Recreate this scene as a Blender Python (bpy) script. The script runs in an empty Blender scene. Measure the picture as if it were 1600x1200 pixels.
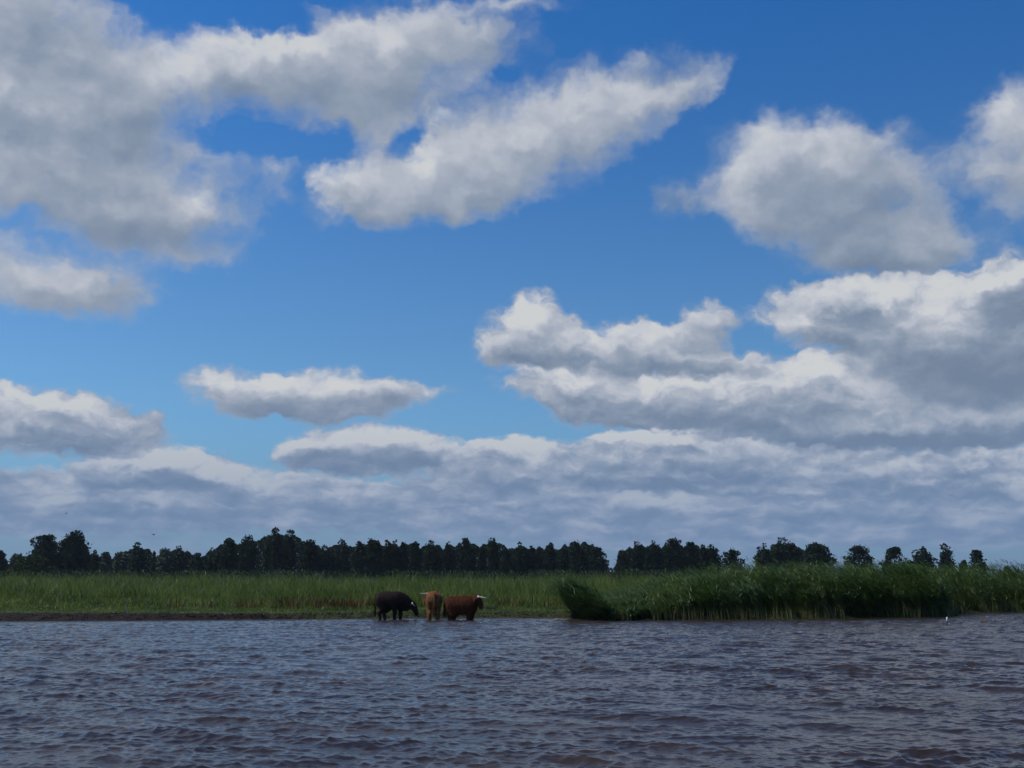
import bpy, bmesh, math, random
import numpy as np
from mathutils import Vector, Matrix, Euler

S = bpy.context.scene
C = S.collection
R = math.radians

# ------------------------------------------------------------------ camera
CAM_H = 2.0
F_PX = 1800.0                      # focal length in pixels of the 1600 px wide photograph
PITCH = math.atan(297.0 / F_PX)
cd = bpy.data.cameras.new("camera")
cd.sensor_width = 36.0
cd.lens = 36.0 * F_PX / 1600.0
cd.clip_start = 0.3
cd.clip_end = 20000
cam = bpy.data.objects.new("camera", cd)
C.objects.link(cam)
cam.location = (0, 0, CAM_H)
cam.rotation_euler = (R(90) + PITCH, 0, 0)
S.camera = cam

S.view_settings.view_transform = 'Standard'
S.view_settings.look = 'None'
S.view_settings.gamma = 1.0
S.view_settings.exposure = -0.30

SUN_AZ, SUN_EL = -82.0, 52.0       # degrees, azimuth from +Y towards +X

# ------------------------------------------------------------------ node helper
class NT:
    def __init__(s, tree): s.t = tree; s.n = tree.nodes; s.l = tree.links
    def node(s, kind, **kw):
        nd = s.n.new(kind)
        for k, v in kw.items(): setattr(nd, k, v)
        return nd
    def put(s, sock, v):
        if isinstance(v, bpy.types.NodeSocket): s.l.new(v, sock)
        elif v is not None: sock.default_value = v
    def m(s, op, a, b=None, c=None, clamp=False):
        nd = s.node('ShaderNodeMath', operation=op, use_clamp=clamp)
        s.put(nd.inputs[0], a); s.put(nd.inputs[1], b); s.put(nd.inputs[2], c)
        return nd.outputs[0]
    def v(s, op, a, b=None, c=None, scale=None):
        nd = s.node('ShaderNodeVectorMath', operation=op)
        s.put(nd.inputs[0], a); s.put(nd.inputs[1], b)
        if c is not None: s.put(nd.inputs[2], c)
        if scale is not None: s.put(nd.inputs['Scale'], scale)
        return nd.outputs['Value'] if op in ('LENGTH', 'DOT_PRODUCT') else nd.outputs['Vector']
    def noise(s, vec, scale, detail=2, rough=.5, dist=0, col=False, lac=2.0):
        nd = s.node('ShaderNodeTexNoise')
        nd.inputs['Scale'].default_value = scale; nd.inputs['Detail'].default_value = detail
        nd.inputs['Roughness'].default_value = rough; nd.inputs['Distortion'].default_value = dist
        nd.inputs['Lacunarity'].default_value = lac
        s.put(nd.inputs['Vector'], vec)
        return nd.outputs['Color' if col else 'Fac']
    def ramp(s, x, a, b, lo=0.0, hi=1.0, smooth=True):
        nd = s.node('ShaderNodeMapRange', interpolation_type='SMOOTHSTEP' if smooth else 'LINEAR')
        nd.clamp = True if not smooth else nd.clamp
        for i, q in enumerate((x, a, b, lo, hi)): s.put(nd.inputs[i], q)
        return nd.outputs[0]
    def mix(s, f, a, b):
        nd = s.node('ShaderNodeMix', data_type='RGBA')
        s.put(nd.inputs[0], f); s.put(nd.inputs[6], a); s.put(nd.inputs[7], b)
        return nd.outputs[2]
    def xyz(s, x, y, z):
        nd = s.node('ShaderNodeCombineXYZ')
        s.put(nd.inputs[0], x); s.put(nd.inputs[1], y); s.put(nd.inputs[2], z)
        return nd.outputs[0]
    def sep(s, v):
        nd = s.node('ShaderNodeSeparateXYZ'); s.put(nd.inputs[0], v)
        return nd.outputs

def direction(px, py):
    """world direction of a point of the photograph (used to survey where things stand)"""
    x = (px - 800.0) / F_PX; u = (600.0 - py) / F_PX
    c, s_ = math.cos(PITCH), math.sin(PITCH)
    return Vector((x, c - u * s_, s_ + u * c))
def azel(px, py):
    d = direction(px, py).normalized()
    return math.degrees(math.atan2(d.x, d.y)), math.degrees(math.asin(d.z))

# ------------------------------------------------------------------ sky
# cumulus masses, one ellipse each: x, y, rx, ry, tilt, weight (survey of the photograph, turned into azimuth / elevation),
# in five depths from the farthest banks to the nearest sheet: (noise scale, edge from, edge to, ellipses)
LAYERS = [
 (1.5, .06, .40, [(110,775,210,36,0,.9),(330,790,260,30,0,.8),(560,785,220,34,5,.8),(480,757,130,24,8,.6),(780,775,170,36,0,.9),
   (950,790,330,40,0,.8),(1300,800,330,44,0,.8),(100,815,320,22,0,.35),(560,818,380,22,0,.3),(1150,835,420,20,0,.3),(1540,790,160,50,0,.7),(800,850,1100,20,0,.1)]),
 (1.3, .06, .38, [(250,727,105,30,0,1.05),(340,750,150,30,6,.8),(190,750,120,24,0,.5),(440,770,130,24,5,.6),(805,712,72,40,0,1.05),(720,720,60,34,0,.8),(770,755,140,30,0,.7),
   (960,712,110,34,0,.8),(1040,697,120,30,0,.9),(1150,725,200,40,0,.9),(1100,700,80,24,0,.5),(1330,740,200,46,0,.9),(1540,735,110,40,0,1.0),(1000,745,160,30,0,.6),(820,655,80,24,0,-.3)]),
 (1.1, .06, .42, [(570,707,130,40,0,1.0),(640,692,60,32,0,.7),(500,700,60,30,0,.5),(440,700,50,26,0,.25),(60,660,160,50,2,1.0),(170,675,120,34,5,.7),(60,635,120,24,8,.5),
   (890,600,110,40,5,.9),(1020,622,170,46,3,1.0),(1160,615,110,44,0,.9),(1240,600,50,40,-5,.6),(960,650,120,20,0,.4),
   (1290,590,60,46,-10,1.0),(1370,625,180,50,0,1.0),(1520,650,200,46,0,1.0),(1250,655,190,30,0,.7),(1400,670,260,30,0,.7),(350,680,110,30,0,-.5),(1160,555,60,16,0,-.25)]),
 (.9, .06, .50, [(825,508,70,46,0,1.1),(800,548,68,30,0,.8),(880,540,54,34,0,.8),(960,545,70,46,0,.9),(1040,550,90,42,6,.9),(1100,565,60,26,5,.5),
   (1115,500,64,30,-8,.75),(1180,575,60,26,0,.5),(1260,490,70,44,0,.8),(1330,480,90,44,0,.95),(1400,500,130,66,0,1.0),(1500,510,120,80,0,1.0),(1590,480,110,75,0,1.0),
   (1550,590,170,60,0,1.0),(1420,570,120,50,0,.7),(1580,440,60,20,-8,.5),
   (365,612,78,36,6,.9),(440,614,80,26,0,.75),(520,615,92,42,3,1.0),(615,612,75,24,0,.75),(535,648,80,20,0,.35),(700,605,40,12,0,.2),(1160,470,30,30,0,-.2)]),
 (.55, .05, .92, [(20,90,190,120,0,1.0),(150,170,190,90,5,.9),(330,110,150,62,-8,.95),(470,110,170,75,0,.9),(610,95,190,80,0,.95),
   (700,35,150,50,-8,.7),(20,250,160,90,0,.95),(170,270,150,90,10,.55),(250,350,200,62,8,.85),(350,290,110,55,-10,.45),
   (120,320,150,50,5,.45),(620,160,140,50,0,.4),(800,75,90,38,-5,.32),(810,4,110,16,0,.5),(300,400,90,26,5,.35),(420,262,90,22,4,.25),
   (560,190,110,40,5,.35),(40,-10,160,70,0,.6),
   (560,305,120,58,4,.95),(690,260,170,85,-8,1.0),(840,215,170,80,-18,1.0),(980,165,150,60,-22,.95),(1085,130,70,34,-15,.6),
   (900,130,70,40,-35,.3),(990,95,40,25,20,.3),(640,325,140,28,0,.4),(735,300,160,40,-5,.4),
   (50,430,150,48,8,.95),(160,435,95,36,8,.8),(60,465,150,26,0,.35),
   (1215,270,130,92,0,.95),(1290,270,140,95,0,.85),(1180,330,90,60,10,.5),(1330,345,150,70,12,.85),(1440,380,120,44,8,.95),(1370,400,110,34,4,.6),
   (1480,265,75,55,-30,.45),(1050,314,42,34,0,.58),(1400,250,90,50,20,.4),(1330,405,120,26,0,.4),
   (1620,220,100,95,0,1.05),(1640,300,90,60,0,.6),(1580,170,55,45,0,.4),(450,655,60,12,0,0),
   (350,12,150,26,4,-.9),(440,222,110,20,3,-.8),(640,222,36,26,-30,-.7),(185,5,70,22,0,-.3),(785,105,26,18,0,-.4),
   (480,285,26,44,20,-.5),(500,400,200,50,0,-.3),(50,335,60,20,0,-.4),(560,500,280,80,0,-.3),(1000,400,160,90,0,-.4),
   (1140,460,60,20,0,-.1),(880,450,120,30,0,-.2),(1480,450,100,20,0,-.3),(700,560,60,60,0,-.3),(1300,130,230,50,0,-.2)]),
]
# places where a mass turns towards (+) or away from (-) the sun: bright tops and grey undersides of the surveyed sky
RELIEF = [
 (300,90,60,35,-30,.35),(250,110,60,30,0,.3),(560,90,60,50,0,.22),(40,150,90,40,0,.3),(20,230,60,26,0,.2),(640,80,50,40,0,.16),
 (310,320,34,22,0,.45),(250,260,60,30,0,.14),(690,178,14,10,0,.5),(700,250,150,60,-8,.25),(880,200,120,60,-18,.22),(1000,165,70,40,-20,.15),
 (60,60,110,40,0,-.25),(30,200,70,24,0,-.45),(220,230,90,40,0,-.3),(420,170,130,22,0,-.25),(640,150,120,26,0,-.22),(200,370,200,24,0,-.2),
 (1060,110,70,24,0,-.35),(1050,315,50,34,0,-.7),(850,70,90,40,0,-.4),
 (1205,220,80,28,-15,.35),(1300,240,34,40,20,.4),(1155,300,30,45,0,.25),(1270,340,130,50,10,-.2),(1340,415,120,30,0,-.5),(1380,330,90,50,0,-.25),
 (1420,385,60,16,5,.15),(1590,190,40,40,0,.3),
 (30,420,80,22,8,.2),(80,455,130,20,0,.05),(190,440,50,22,0,-.15),
 (828,490,48,22,0,.6),(845,530,50,18,0,.2),(820,555,80,16,0,-.3),(930,530,26,24,0,.35),(1020,530,50,22,0,.25),(1000,575,110,14,0,-.25),
 (880,585,30,18,0,.35),(1030,605,60,18,0,.3),(930,600,26,22,0,.2),(1160,620,50,26,0,.25),(1100,655,190,14,0,-.4),(1200,630,30,30,0,-.1),
 (1285,572,34,22,-30,.75),(1330,442,34,14,20,.5),(1255,510,70,14,0,.35),(1480,500,50,34,0,.6),(1440,480,60,30,0,.35),(1560,436,40,9,-10,.8),(1300,485,70,20,0,-.4),
 (1585,480,50,34,0,-.6),(1540,585,130,40,0,-.75),(1380,560,110,22,0,-.3),(1400,620,70,24,0,.35),(1340,600,60,30,0,.3),(1500,655,160,16,0,.35),(1450,690,260,16,0,-.55),
 (335,598,26,14,0,.4),(520,600,60,20,0,.35),(400,600,40,10,0,.35),(470,645,120,14,0,-.25),(620,615,40,16,0,-.1),
 (60,625,80,9,6,.3),(40,660,60,20,0,.3),(150,665,40,14,0,.15),(100,697,160,12,0,-.3),(45,670,18,8,0,-.4),(210,650,60,12,0,-.3),
 (250,712,80,16,-4,.95),(330,735,90,12,8,.5),(190,740,60,9,0,-.2),(440,765,80,22,0,.3),(190,780,50,14,0,.35),(230,800,160,10,0,-.3),(60,745,90,14,0,-.3),
 (610,680,60,12,0,.7),(510,690,70,12,0,.35),(560,720,130,18,0,-.55),(700,695,50,14,0,.6),(805,690,55,16,0,.9),(835,720,30,22,0,.4),(760,730,40,20,0,-.25),
 (1000,680,80,8,-4,.7),(1050,672,60,5,0,.5),(960,700,60,10,0,-.5),(980,720,60,12,0,.2),(1170,700,40,14,0,.3),(1250,720,60,14,0,-.4),
 (1100,755,220,12,0,-.45),(1400,735,80,12,0,.15),(1530,725,24,12,0,.8),(1510,740,70,8,0,-.5),(1290,750,70,22,0,.35),(1585,745,30,24,0,.5),(1480,752,80,5,0,.3),
 (1000,785,60,14,0,.4),(820,795,60,10,0,.25),(1350,775,160,12,0,-.3),(700,790,100,8,0,.2),(500,790,200,8,0,.1),(1500,805,180,8,0,.1),
]
def build_sky():
    W = bpy.data.worlds.new("World"); S.world = W
    W.use_nodes = True
    W.node_tree.nodes.clear()
    t = NT(W.node_tree)
    tc = t.node('ShaderNodeTexCoord')
    d = t.v('NORMALIZE', tc.outputs['Generated'])
    x, y, z = t.sep(d)
    az = t.m('MULTIPLY', t.m('ARCTAN2', x, y), 57.29578)
    el = t.m('MULTIPLY', t.m('ARCSINE', z), 57.29578)
    P = t.xyz(az, el, 0)
    amp = t.ramp(el, 0, 14, .28, 1.0, smooth=False)
    n1 = t.v('SUBTRACT', t.noise(P, .42, 3, .55, col=True), (.5, .5, .5))
    n2 = t.v('SUBTRACT', t.noise(t.v('MULTIPLY', P, (1, 1.3, 1)), 1.25, 3, .55, col=True), (.5, .5, .5))
    w = t.v('ADD', t.v('MULTIPLY', n1, (3.0, 2.2, 0)), t.v('MULTIPLY', n2, (1.15, .85, 0)))
    V = t.v('ADD', P, t.v('SCALE', w, scale=amp))
    k = t.ramp(el, 0, 16, .22, 1.0, smooth=False)
    V1 = t.v('ADD', V, t.v('SCALE', (-.50, .85, 0), scale=k))
    kk = math.degrees(1 / F_PX) * .96
    def blobs(vec, items, grow):
        acc = 0.0
        for (x_, y_, rx, ry, tilt, wt) in items:
            if not wt: continue
            a, e = azel(x_, y_)
            mp = t.node('ShaderNodeMapping', vector_type='TEXTURE')
            mp.inputs['Location'].default_value = (a, e, 0)
            mp.inputs['Rotation'].default_value = (0, 0, R(-tilt))
            mp.inputs['Scale'].default_value = (rx * kk * grow, ry * kk * grow, 1)
            t.l.new(vec, mp.inputs['Vector'])
            gr = t.node('ShaderNodeTexGradient', gradient_type='SPHERICAL')
            t.l.new(mp.outputs[0], gr.inputs[0])
            acc = t.m('MULTIPLY_ADD', gr.outputs['Fac'], wt, acc)
        return acc
    out = t.m('MAXIMUM', t.ramp(t.m('ABSOLUTE', az), 26, 34), t.ramp(el, 31, 40))
    # the rest of the sky, beyond the surveyed part
    far = t.m('MULTIPLY', out, t.m('MULTIPLY', t.m('SUBTRACT', t.noise(t.v('MULTIPLY', V, (.07, .11, 1)), 1.0, 2, .5), t.ramp(el, 25, 45, .47, .55)), 4.0))
    tex = t.m('SUBTRACT', t.noise(t.v('MULTIPLY', P, (1, 1.4, 1)), .55, 3, .5, dist=.3), .5)
    A = S_ = None
    for i, (sc, e0, e1, items) in enumerate(LAYERS):
        def field(vec):
            acc = t.m('MINIMUM', blobs(vec, items, 1.34), 1.25)
            if i == 4: acc = t.m('ADD', acc, far)
            f = t.noise(t.v('MULTIPLY_ADD', vec, (1.0, 1.25, 1) if i == 4 else (.72, 1.3, 1), (i * 7.3, i * 3.1, i)), sc, 5, .44 if i == 4 else .52)
            acc = t.m('MULTIPLY_ADD', t.m('MULTIPLY', t.m('SUBTRACT', f, .5), t.ramp(acc, .0, .35, .12, 1.0)), (1.10, 1.10, 1.10, 1.05, 1.0)[i], acc)
            if i == 0:
                st = t.m('SUBTRACT', t.noise(t.v('MULTIPLY', vec, (.10, .75, 1)), 1.0, 3, .55), .40)
                acc = t.m('MULTIPLY_ADD', st, t.ramp(el, 1, 7, 1.2, 0.0), acc)
            return acc
        D0, D1 = field(V), field(V1)
        al = t.ramp(D0, e0, e1)
        sh = t.m('MULTIPLY_ADD', t.m('SUBTRACT', D0, D1), (.50, .72, .72, .62, .42)[i], (.61, .58, .57, .56, .60)[i])
        sh = t.m('MULTIPLY_ADD', t.ramp(D0, .5, 1.3), -.10, sh)
        if A is None: A, S_ = al, sh
        else:
            S_ = t.m('ADD', S_, t.m('MULTIPLY', al, t.m('SUBTRACT', sh, S_)))
            A = t.m('SUBTRACT', t.m('ADD', A, al), t.m('MULTIPLY', A, al))
    wv = t.v('SUBTRACT', t.noise(P, 1.1, 3, .55, col=True), (.5, .5, .5))
    PR = t.v('ADD', P, t.v('MULTIPLY', wv, (2.0, 1.3, 0)))
    sh = t.m('MULTIPLY_ADD', blobs(PR, RELIEF, 1.5), 0.60, S_)
    sh = t.m('MULTIPLY_ADD', tex, 0.30, sh)
    puff = t.m('SUBTRACT', t.noise(t.v('MULTIPLY', V, (.34, 1.15, 1)), 1.15, 4, .48), .485)
    sh = t.m('MULTIPLY_ADD', puff, t.ramp(el, 3.0, 8, 2.0, 0.0), sh)
    ramp = t.node('ShaderNodeValToRGB')
    cr = ramp.color_ramp; cr.interpolation = 'B_SPLINE'
    cols = [(0.0, (.25, .34, .50)), (.30, (.34, .44, .60)), (.52, (.46, .55, .705)), (.75, (.67, .735, .86)), (1.0, (1.0, 1.03, 1.10))]
    cr.elements[0].position = 0; cr.elements[0].color = (*cols[0][1], 1)
    cr.elements[1].position = 1; cr.elements[1].color = (*cols[-1][1], 1)
    for p, c in cols[1:-1]:
        e_ = cr.elements.new(p); e_.color = (*c, 1)
    t.put(ramp.inputs[0], sh)
    cloud = t.v('SCALE', ramp.outputs[0], scale=CLOUD_GAIN)
    sky = t.node('ShaderNodeTexSky', sky_type='NISHITA')
    sky.sun_disc = False
    sky.sun_elevation = R(SUN_EL); sky.sun_rotation = R(SUN_AZ)
    sky.air_density = 1.0; sky.dust_density = .6; sky.ozone_density = 3.0
    blue = t.v('MULTIPLY', sky.outputs[0], t.mix(t.ramp(el, 8, 30), SKY_LOW, SKY_HIGH))
    # distant clouds sit behind more air
    cloud = t.mix(t.ramp(el, 0, 10, .78, 0.0), cloud, AIR)
    blue = t.mix(t.ramp(el, 0, 9, .75, 0.0), blue, AIR)
    col = t.mix(A, blue, cloud)
    bg = t.node('ShaderNodeBackground')
    t.l.new(col, bg.inputs[0]); bg.inputs[1].default_value = WORLD_STRENGTH
    wo = t.node('ShaderNodeOutputWorld'); t.l.new(bg.outputs[0], wo.inputs[0])
    W.cycles.sampling_method = 'MANUAL'; W.cycles.sample_map_resolution = 512
WORLD_STRENGTH = 0.06
CLOUD_GAIN = 13.0
SKY_LOW = (1.02, 1.62, 2.10, 1)
SKY_HIGH = (.42, 1.36, 2.30, 1)
AIR = (2.9, 4.85, 8.5, 1)
build_sky()

sl = bpy.data.lights.new("sun", 'SUN'); sl.energy = 4.4; sl.angle = R(.55); sl.color = (1, .95, .87)
sun = bpy.data.objects.new("sun", sl); C.objects.link(sun)
sdir = Vector((math.sin(R(SUN_AZ)) * math.cos(R(SUN_EL)), math.cos(R(SUN_AZ)) * math.cos(R(SUN_EL)), math.sin(R(SUN_EL))))
sun.rotation_euler = sdir.to_track_quat('Z', 'Y').to_euler()
sun.location = (0, 0, 60)

# ------------------------------------------------------------------ mesh helpers
rng = np.random.default_rng(7)
def ground_point(px, py, z=0.0):
    d = direction(px, py); t = (z - CAM_H) / d.z
    return d.x * t, d.y * t
def tagt(o, label=None, cat=None, group=None, kind=None):
    if label: o["label"] = label
    if cat: o["category"] = cat
    if group: o["group"] = group
    if kind: o["kind"] = kind
    return o
def link(name, me, mat=None, parent=None):
    if mat is not None: me.materials.append(mat)
    o = bpy.data.objects.new(name, me); C.objects.link(o)
    if parent is not None: o.parent = parent
    return o
def np_mesh(name, V, loops, starts, totals, smooth=False):
    me = bpy.data.meshes.new(name)
    V = np.ascontiguousarray(V, dtype=np.float32)
    me.vertices.add(len(V)); me.vertices.foreach_set("co", V.ravel())
    me.loops.add(len(loops)); me.loops.foreach_set("vertex_index", np.asarray(loops, dtype=np.int32))
    me.polygons.add(len(starts))
    me.polygons.foreach_set("loop_start", np.asarray(starts, dtype=np.int32))
    me.polygons.foreach_set("loop_total", np.asarray(totals, dtype=np.int32))
    if smooth: me.polygons.foreach_set("use_smooth", np.ones(len(starts), dtype=bool))
    me.update(calc_edges=True)
    return me
def quads_mesh(name, V, Q, smooth=False):
    n = len(Q)
    return np_mesh(name, V, np.asarray(Q).ravel(), np.arange(n) * 4, np.full(n, 4), smooth)
def grid_mesh(name, X, Y, Z, smooth=True):
    r, c = X.shape
    V = np.stack([X, Y, Z], -1).reshape(-1, 3)
    i = np.arange(r * c).reshape(r, c)
    Q = np.stack([i[:-1, :-1], i[:-1, 1:], i[1:, 1:], i[1:, :-1]], -1).reshape(-1, 4)
    return quads_mesh(name, V, Q, smooth)
def set_attr(me, name, data):
    a = me.attributes.new(name, 'FLOAT', 'POINT'); a.data.foreach_set("value", np.ascontiguousarray(data, dtype=np.float32))
def vnoise(x, y, seed=0):
    xi, yi = np.floor(x), np.floor(y); fx, fy = x - xi, y - yi
    fx = fx * fx * (3 - 2 * fx); fy = fy * fy * (3 - 2 * fy)
    def h(a, b):
        s_ = np.sin(a * 127.1 + b * 311.7 + seed * 74.7) * 43758.5453
        return s_ - np.floor(s_)
    return (h(xi, yi) * (1 - fx) + h(xi + 1, yi) * fx) * (1 - fy) + (h(xi, yi + 1) * (1 - fx) + h(xi + 1, yi + 1) * fx) * fy
def fbm(x, y, oct=4, seed=0, gain=.5):
    a, s_, t = 1.0, 0.0, 0.0
    for k in range(oct):
        s_ = s_ + a * vnoise(x * 2 ** k + 17 * k, y * 2 ** k - 9 * k, seed + k); t += a; a *= gain
    return s_ / t

def material(name):
    m = bpy.data.materials.new(name); m.use_nodes = True
    m.node_tree.nodes.clear()
    t = NT(m.node_tree)
    out = t.node('ShaderNodeOutputMaterial')
    return m, t, out
def principled(t, color, rough=.6, spec=.5, ior=1.45):
    b = t.node('ShaderNodeBsdfPrincipled')
    t.put(b.inputs['Base Color'], color); t.put(b.inputs['Roughness'], rough)
    b.inputs['Specular IOR Level'].default_value = spec; b.inputs['IOR'].default_value = ior
    return b
def simple_mat(name, c1, c2=None, scale=8, rough=.7, spec=.3, bump=0):
    m, t, out = material(name)
    tc = t.node('ShaderNodeTexCoord').outputs['Object']
    n = t.noise(tc, scale, 4, .6)
    col = t.mix(t.ramp(n, .3, .7), (*c1, 1), (*(c2 or c1), 1))
    b = principled(t, col, rough, spec)
    if bump:
        bp = t.node('ShaderNodeBump'); bp.inputs['Strength'].default_value = bump
        t.l.new(n, bp.inputs['Height']); t.l.new(bp.outputs[0], b.inputs['Normal'])
    t.l.new(b.outputs[0], out.inputs[0])
    return m

# ------------------------------------------------------------------ shoreline and ground
SHORE_PX = [(-500,974),(0,971),(200,969.6),(400,967.8),(600,966),(760,965),(850,965),(900,965.5),(935,968),(965,969.5),(1100,968),(1250,966.3),
            (1400,964.5),(1478,963.3)]
SH = [ground_point(*p) for p in SHORE_PX] + [(21.6, 57.0), (23.2, 61.5), (27.5, 63.8), (33, 66), (60, 72), (200, 90)]
SH = [(-220.0, 42.0), (-60.0, 46.5)] + SH
SHX = np.array([p[0] for p in SH]); SHY = np.array([p[1] for p in SH])
def shore(x): return np.interp(x, SHX, SHY) + .10 * (fbm(np.asarray(x) * 1.6, np.asarray(x) * 0 + 3.0, 3, 5) - .5)
def ground_z(x, y):
    ys = shore(x); s = y - ys
    w = np.clip(53.0 - ys, .8, 4.0)
    up = np.clip(s / w, 0, 1); up = up * up * (3 - 2 * up) * .4 + up * .6
    z = np.where(s < 0, np.maximum(s * .13, -1.3), .25 * up)
    clod = (fbm(x * 2.0, y * 3.4, 4, 11, .68) - .5) * .40 * np.clip(1 - np.abs(s / w - .45) * 1.1, 0, 1)
    roll = (fbm(x * .07, y * .07, 2, 3) - .5) * .18 * np.clip((s - w) / 6, 0, 1)
    return z + clod + roll
xs = np.concatenate([-np.geomspace(4000, 40, 30), np.arange(-38, 38, .14), np.geomspace(40, 4000, 30)])
ys = np.concatenate([np.linspace(-600, 40, 24), np.arange(44, 57, .07), np.arange(57, 72, .4), np.geomspace(73, 7000, 46)])
GX, GY = np.meshgrid(xs, ys)
GZ = ground_z(GX, GY)
gm = grid_mesh("ground", GX, GY, GZ)
ss = GY - shore(GX)
set_attr(gm, "turf", np.clip((GY - 53.0 + .9 * (fbm(GX * .9, GY * .9, 3, 21) - .5)) / .5, 0, 1).ravel())
m, t, out = material("earth")
pos = t.node('ShaderNodeNewGeometry').outputs['Position']
turf = t.node('ShaderNodeAttribute', attribute_name="turf").outputs['Fac']
n1 = t.noise(pos, 1.6, 5, .65); n2 = t.noise(pos, 9, 4, .6)
mud = t.mix(t.ramp(n2, .38, .72), (.006, .004, .003, 1), (.026, .015, .012, 1))
mud = t.mix(t.ramp(n1, .52, .8), mud, (.018, .012, .009, 1))
sod = t.mix(n1, (.020, .030, .008, 1), (.045, .050, .015, 1))
col = t.mix(turf, mud, sod)
b = principled(t, col, t.ramp(n2, .3, .7, .6, .95), .12)
bp = t.node('ShaderNodeBump'); bp.inputs['Strength'].default_value = .8; bp.inputs['Distance'].default_value = .05
t.l.new(n2, bp.inputs['Height']); t.l.new(bp.outputs[0], b.inputs['Normal']); t.l.new(b.outputs[0], out.inputs[0])
ground = tagt(link("ground", gm, m), kind="structure")

# ------------------------------------------------------------------ water
rr = np.concatenate([np.geomspace(.4, 9.3, 14)[:-1], np.geomspace(9.3, 66, 1500), np.geomspace(70, 6000, 22)])
aa = np.concatenate([np.linspace(-180, -33, 24)[:-1], np.linspace(-30, 30, 860), np.linspace(33, 180, 24)[1:]])
RR, AA = np.meshgrid(rr, np.radians(aa), indexing='ij')
WX, WY = RR * np.sin(AA), RR * np.cos(AA)
cell = np.maximum(np.gradient(rr)[:, None], RR * np.gradient(np.radians(aa))[None, :] * .8)
WZ = np.zeros_like(WX); DX = np.zeros_like(WX); DY = np.zeros_like(WX)
gust = .45 + 1.1 * fbm(WX * .10, WY * .18, 3, 31)
gust2 = .35 + 1.3 * fbm(WX * .40 + 5, WY * .6, 3, 41)
pn = [6 * fbm(WX * f, WY * f, 2, 60 + i) for i, f in enumerate((.25, .45, .8, 1.3))]
wr = np.random.default_rng(3)
for k in range(110):
    lam = 0.11 * (2.2 / .11) ** (wr.random() ** 1.3)
    th = math.radians(202 + wr.normal() * (22 + 20 * (lam < .6)))
    kx, ky = math.sin(th) * 2 * math.pi / lam, math.cos(th) * 2 * math.pi / lam
    a = .0042 * lam ** 1.0 * (.95 if lam > .8 else 1.05) * (.6 + .8 * wr.random())
    ph = wr.random() * 6.283 + kx * WX + ky * WY + pn[0 if lam > 1 else 1 if lam > .5 else 2 if lam > .25 else 3] * (1 if k % 2 else -1)
    env = .97 * np.clip((lam / cell - 2.0) / 2.5, 0, 1) * (gust if lam > .6 else gust2) * a
    c_, s_ = np.cos(ph), np.sin(ph)
    WZ += env * (c_ + .18 * np.cos(2 * ph))
    DX -= env * .95 * math.sin(th) * s_; DY -= env * .95 * math.cos(th) * s_
calm = np.clip((shore(WX) - WY) / 4.0, .12, 1)
WZ *= calm
wm = grid_mesh("water", WX + DX * calm, WY + DY * calm, WZ)
m, t, out = material("muddy_water")
pos = t.node('ShaderNodeNewGeometry').outputs['Position']
r1 = t.noise(t.v('MULTIPLY', pos, (7.5, 11, 0)), 1.0, 4, .62, dist=.3)
r2 = t.noise(t.v('MULTIPLY', pos, (2.4, 3.4, 0)), 1.0, 3, .6, dist=.3)
patch = t.noise(t.v('MULTIPLY', pos, (.12, .30, 0)), 1.0, 3, .6)
dist = t.ramp(t.v('LENGTH', pos), 18, 55)      # the mesh carries fewer of the small wavelets far out
bp = t.node('ShaderNodeBump'); bp.inputs['Distance'].default_value = .040
t.l.new(t.m('MULTIPLY', t.ramp(patch, .3, .7, .45, 1.0), t.m('MULTIPLY_ADD', dist, .6, .35)), bp.inputs['Strength']); t.l.new(r1, bp.inputs['Height'])
bp2 = t.node('ShaderNodeBump'); bp2.inputs['Distance'].default_value = .10
t.l.new(t.m('MULTIPLY_ADD', dist, .75, .0), bp2.inputs['Strength'])
t.l.new(r2, bp2.inputs['Height']); t.l.new(bp.outputs[0], bp2.inputs['Normal'])
r3 = t.noise(t.v('MULTIPLY', pos, (21, 30, 0)), 1.0, 3, .6, dist=.5)
bp3 = t.node('ShaderNodeBump'); bp3.inputs['Distance'].default_value = .006
t.l.new(t.ramp(patch, .35, .65, .35, 1.0), bp3.inputs['Strength']); t.l.new(r3, bp3.inputs['Height']); t.l.new(bp2.outputs[0], bp3.inputs['Normal'])
silt = t.mix(t.ramp(t.noise(t.v('MULTIPLY', pos, (.3, .6, 0)), 1.0, 3, .6), .35, .65), (.027, .0180, .0120, 1), (.041, .027, .017, 1))
b = principled(t, silt, .045, .45, 1.333)
t.l.new(bp3.outputs[0], b.inputs['Normal']); t.l.new(b.outputs[0], out.inputs[0])
tagt(link("water", wm, m), kind="structure")

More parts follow.
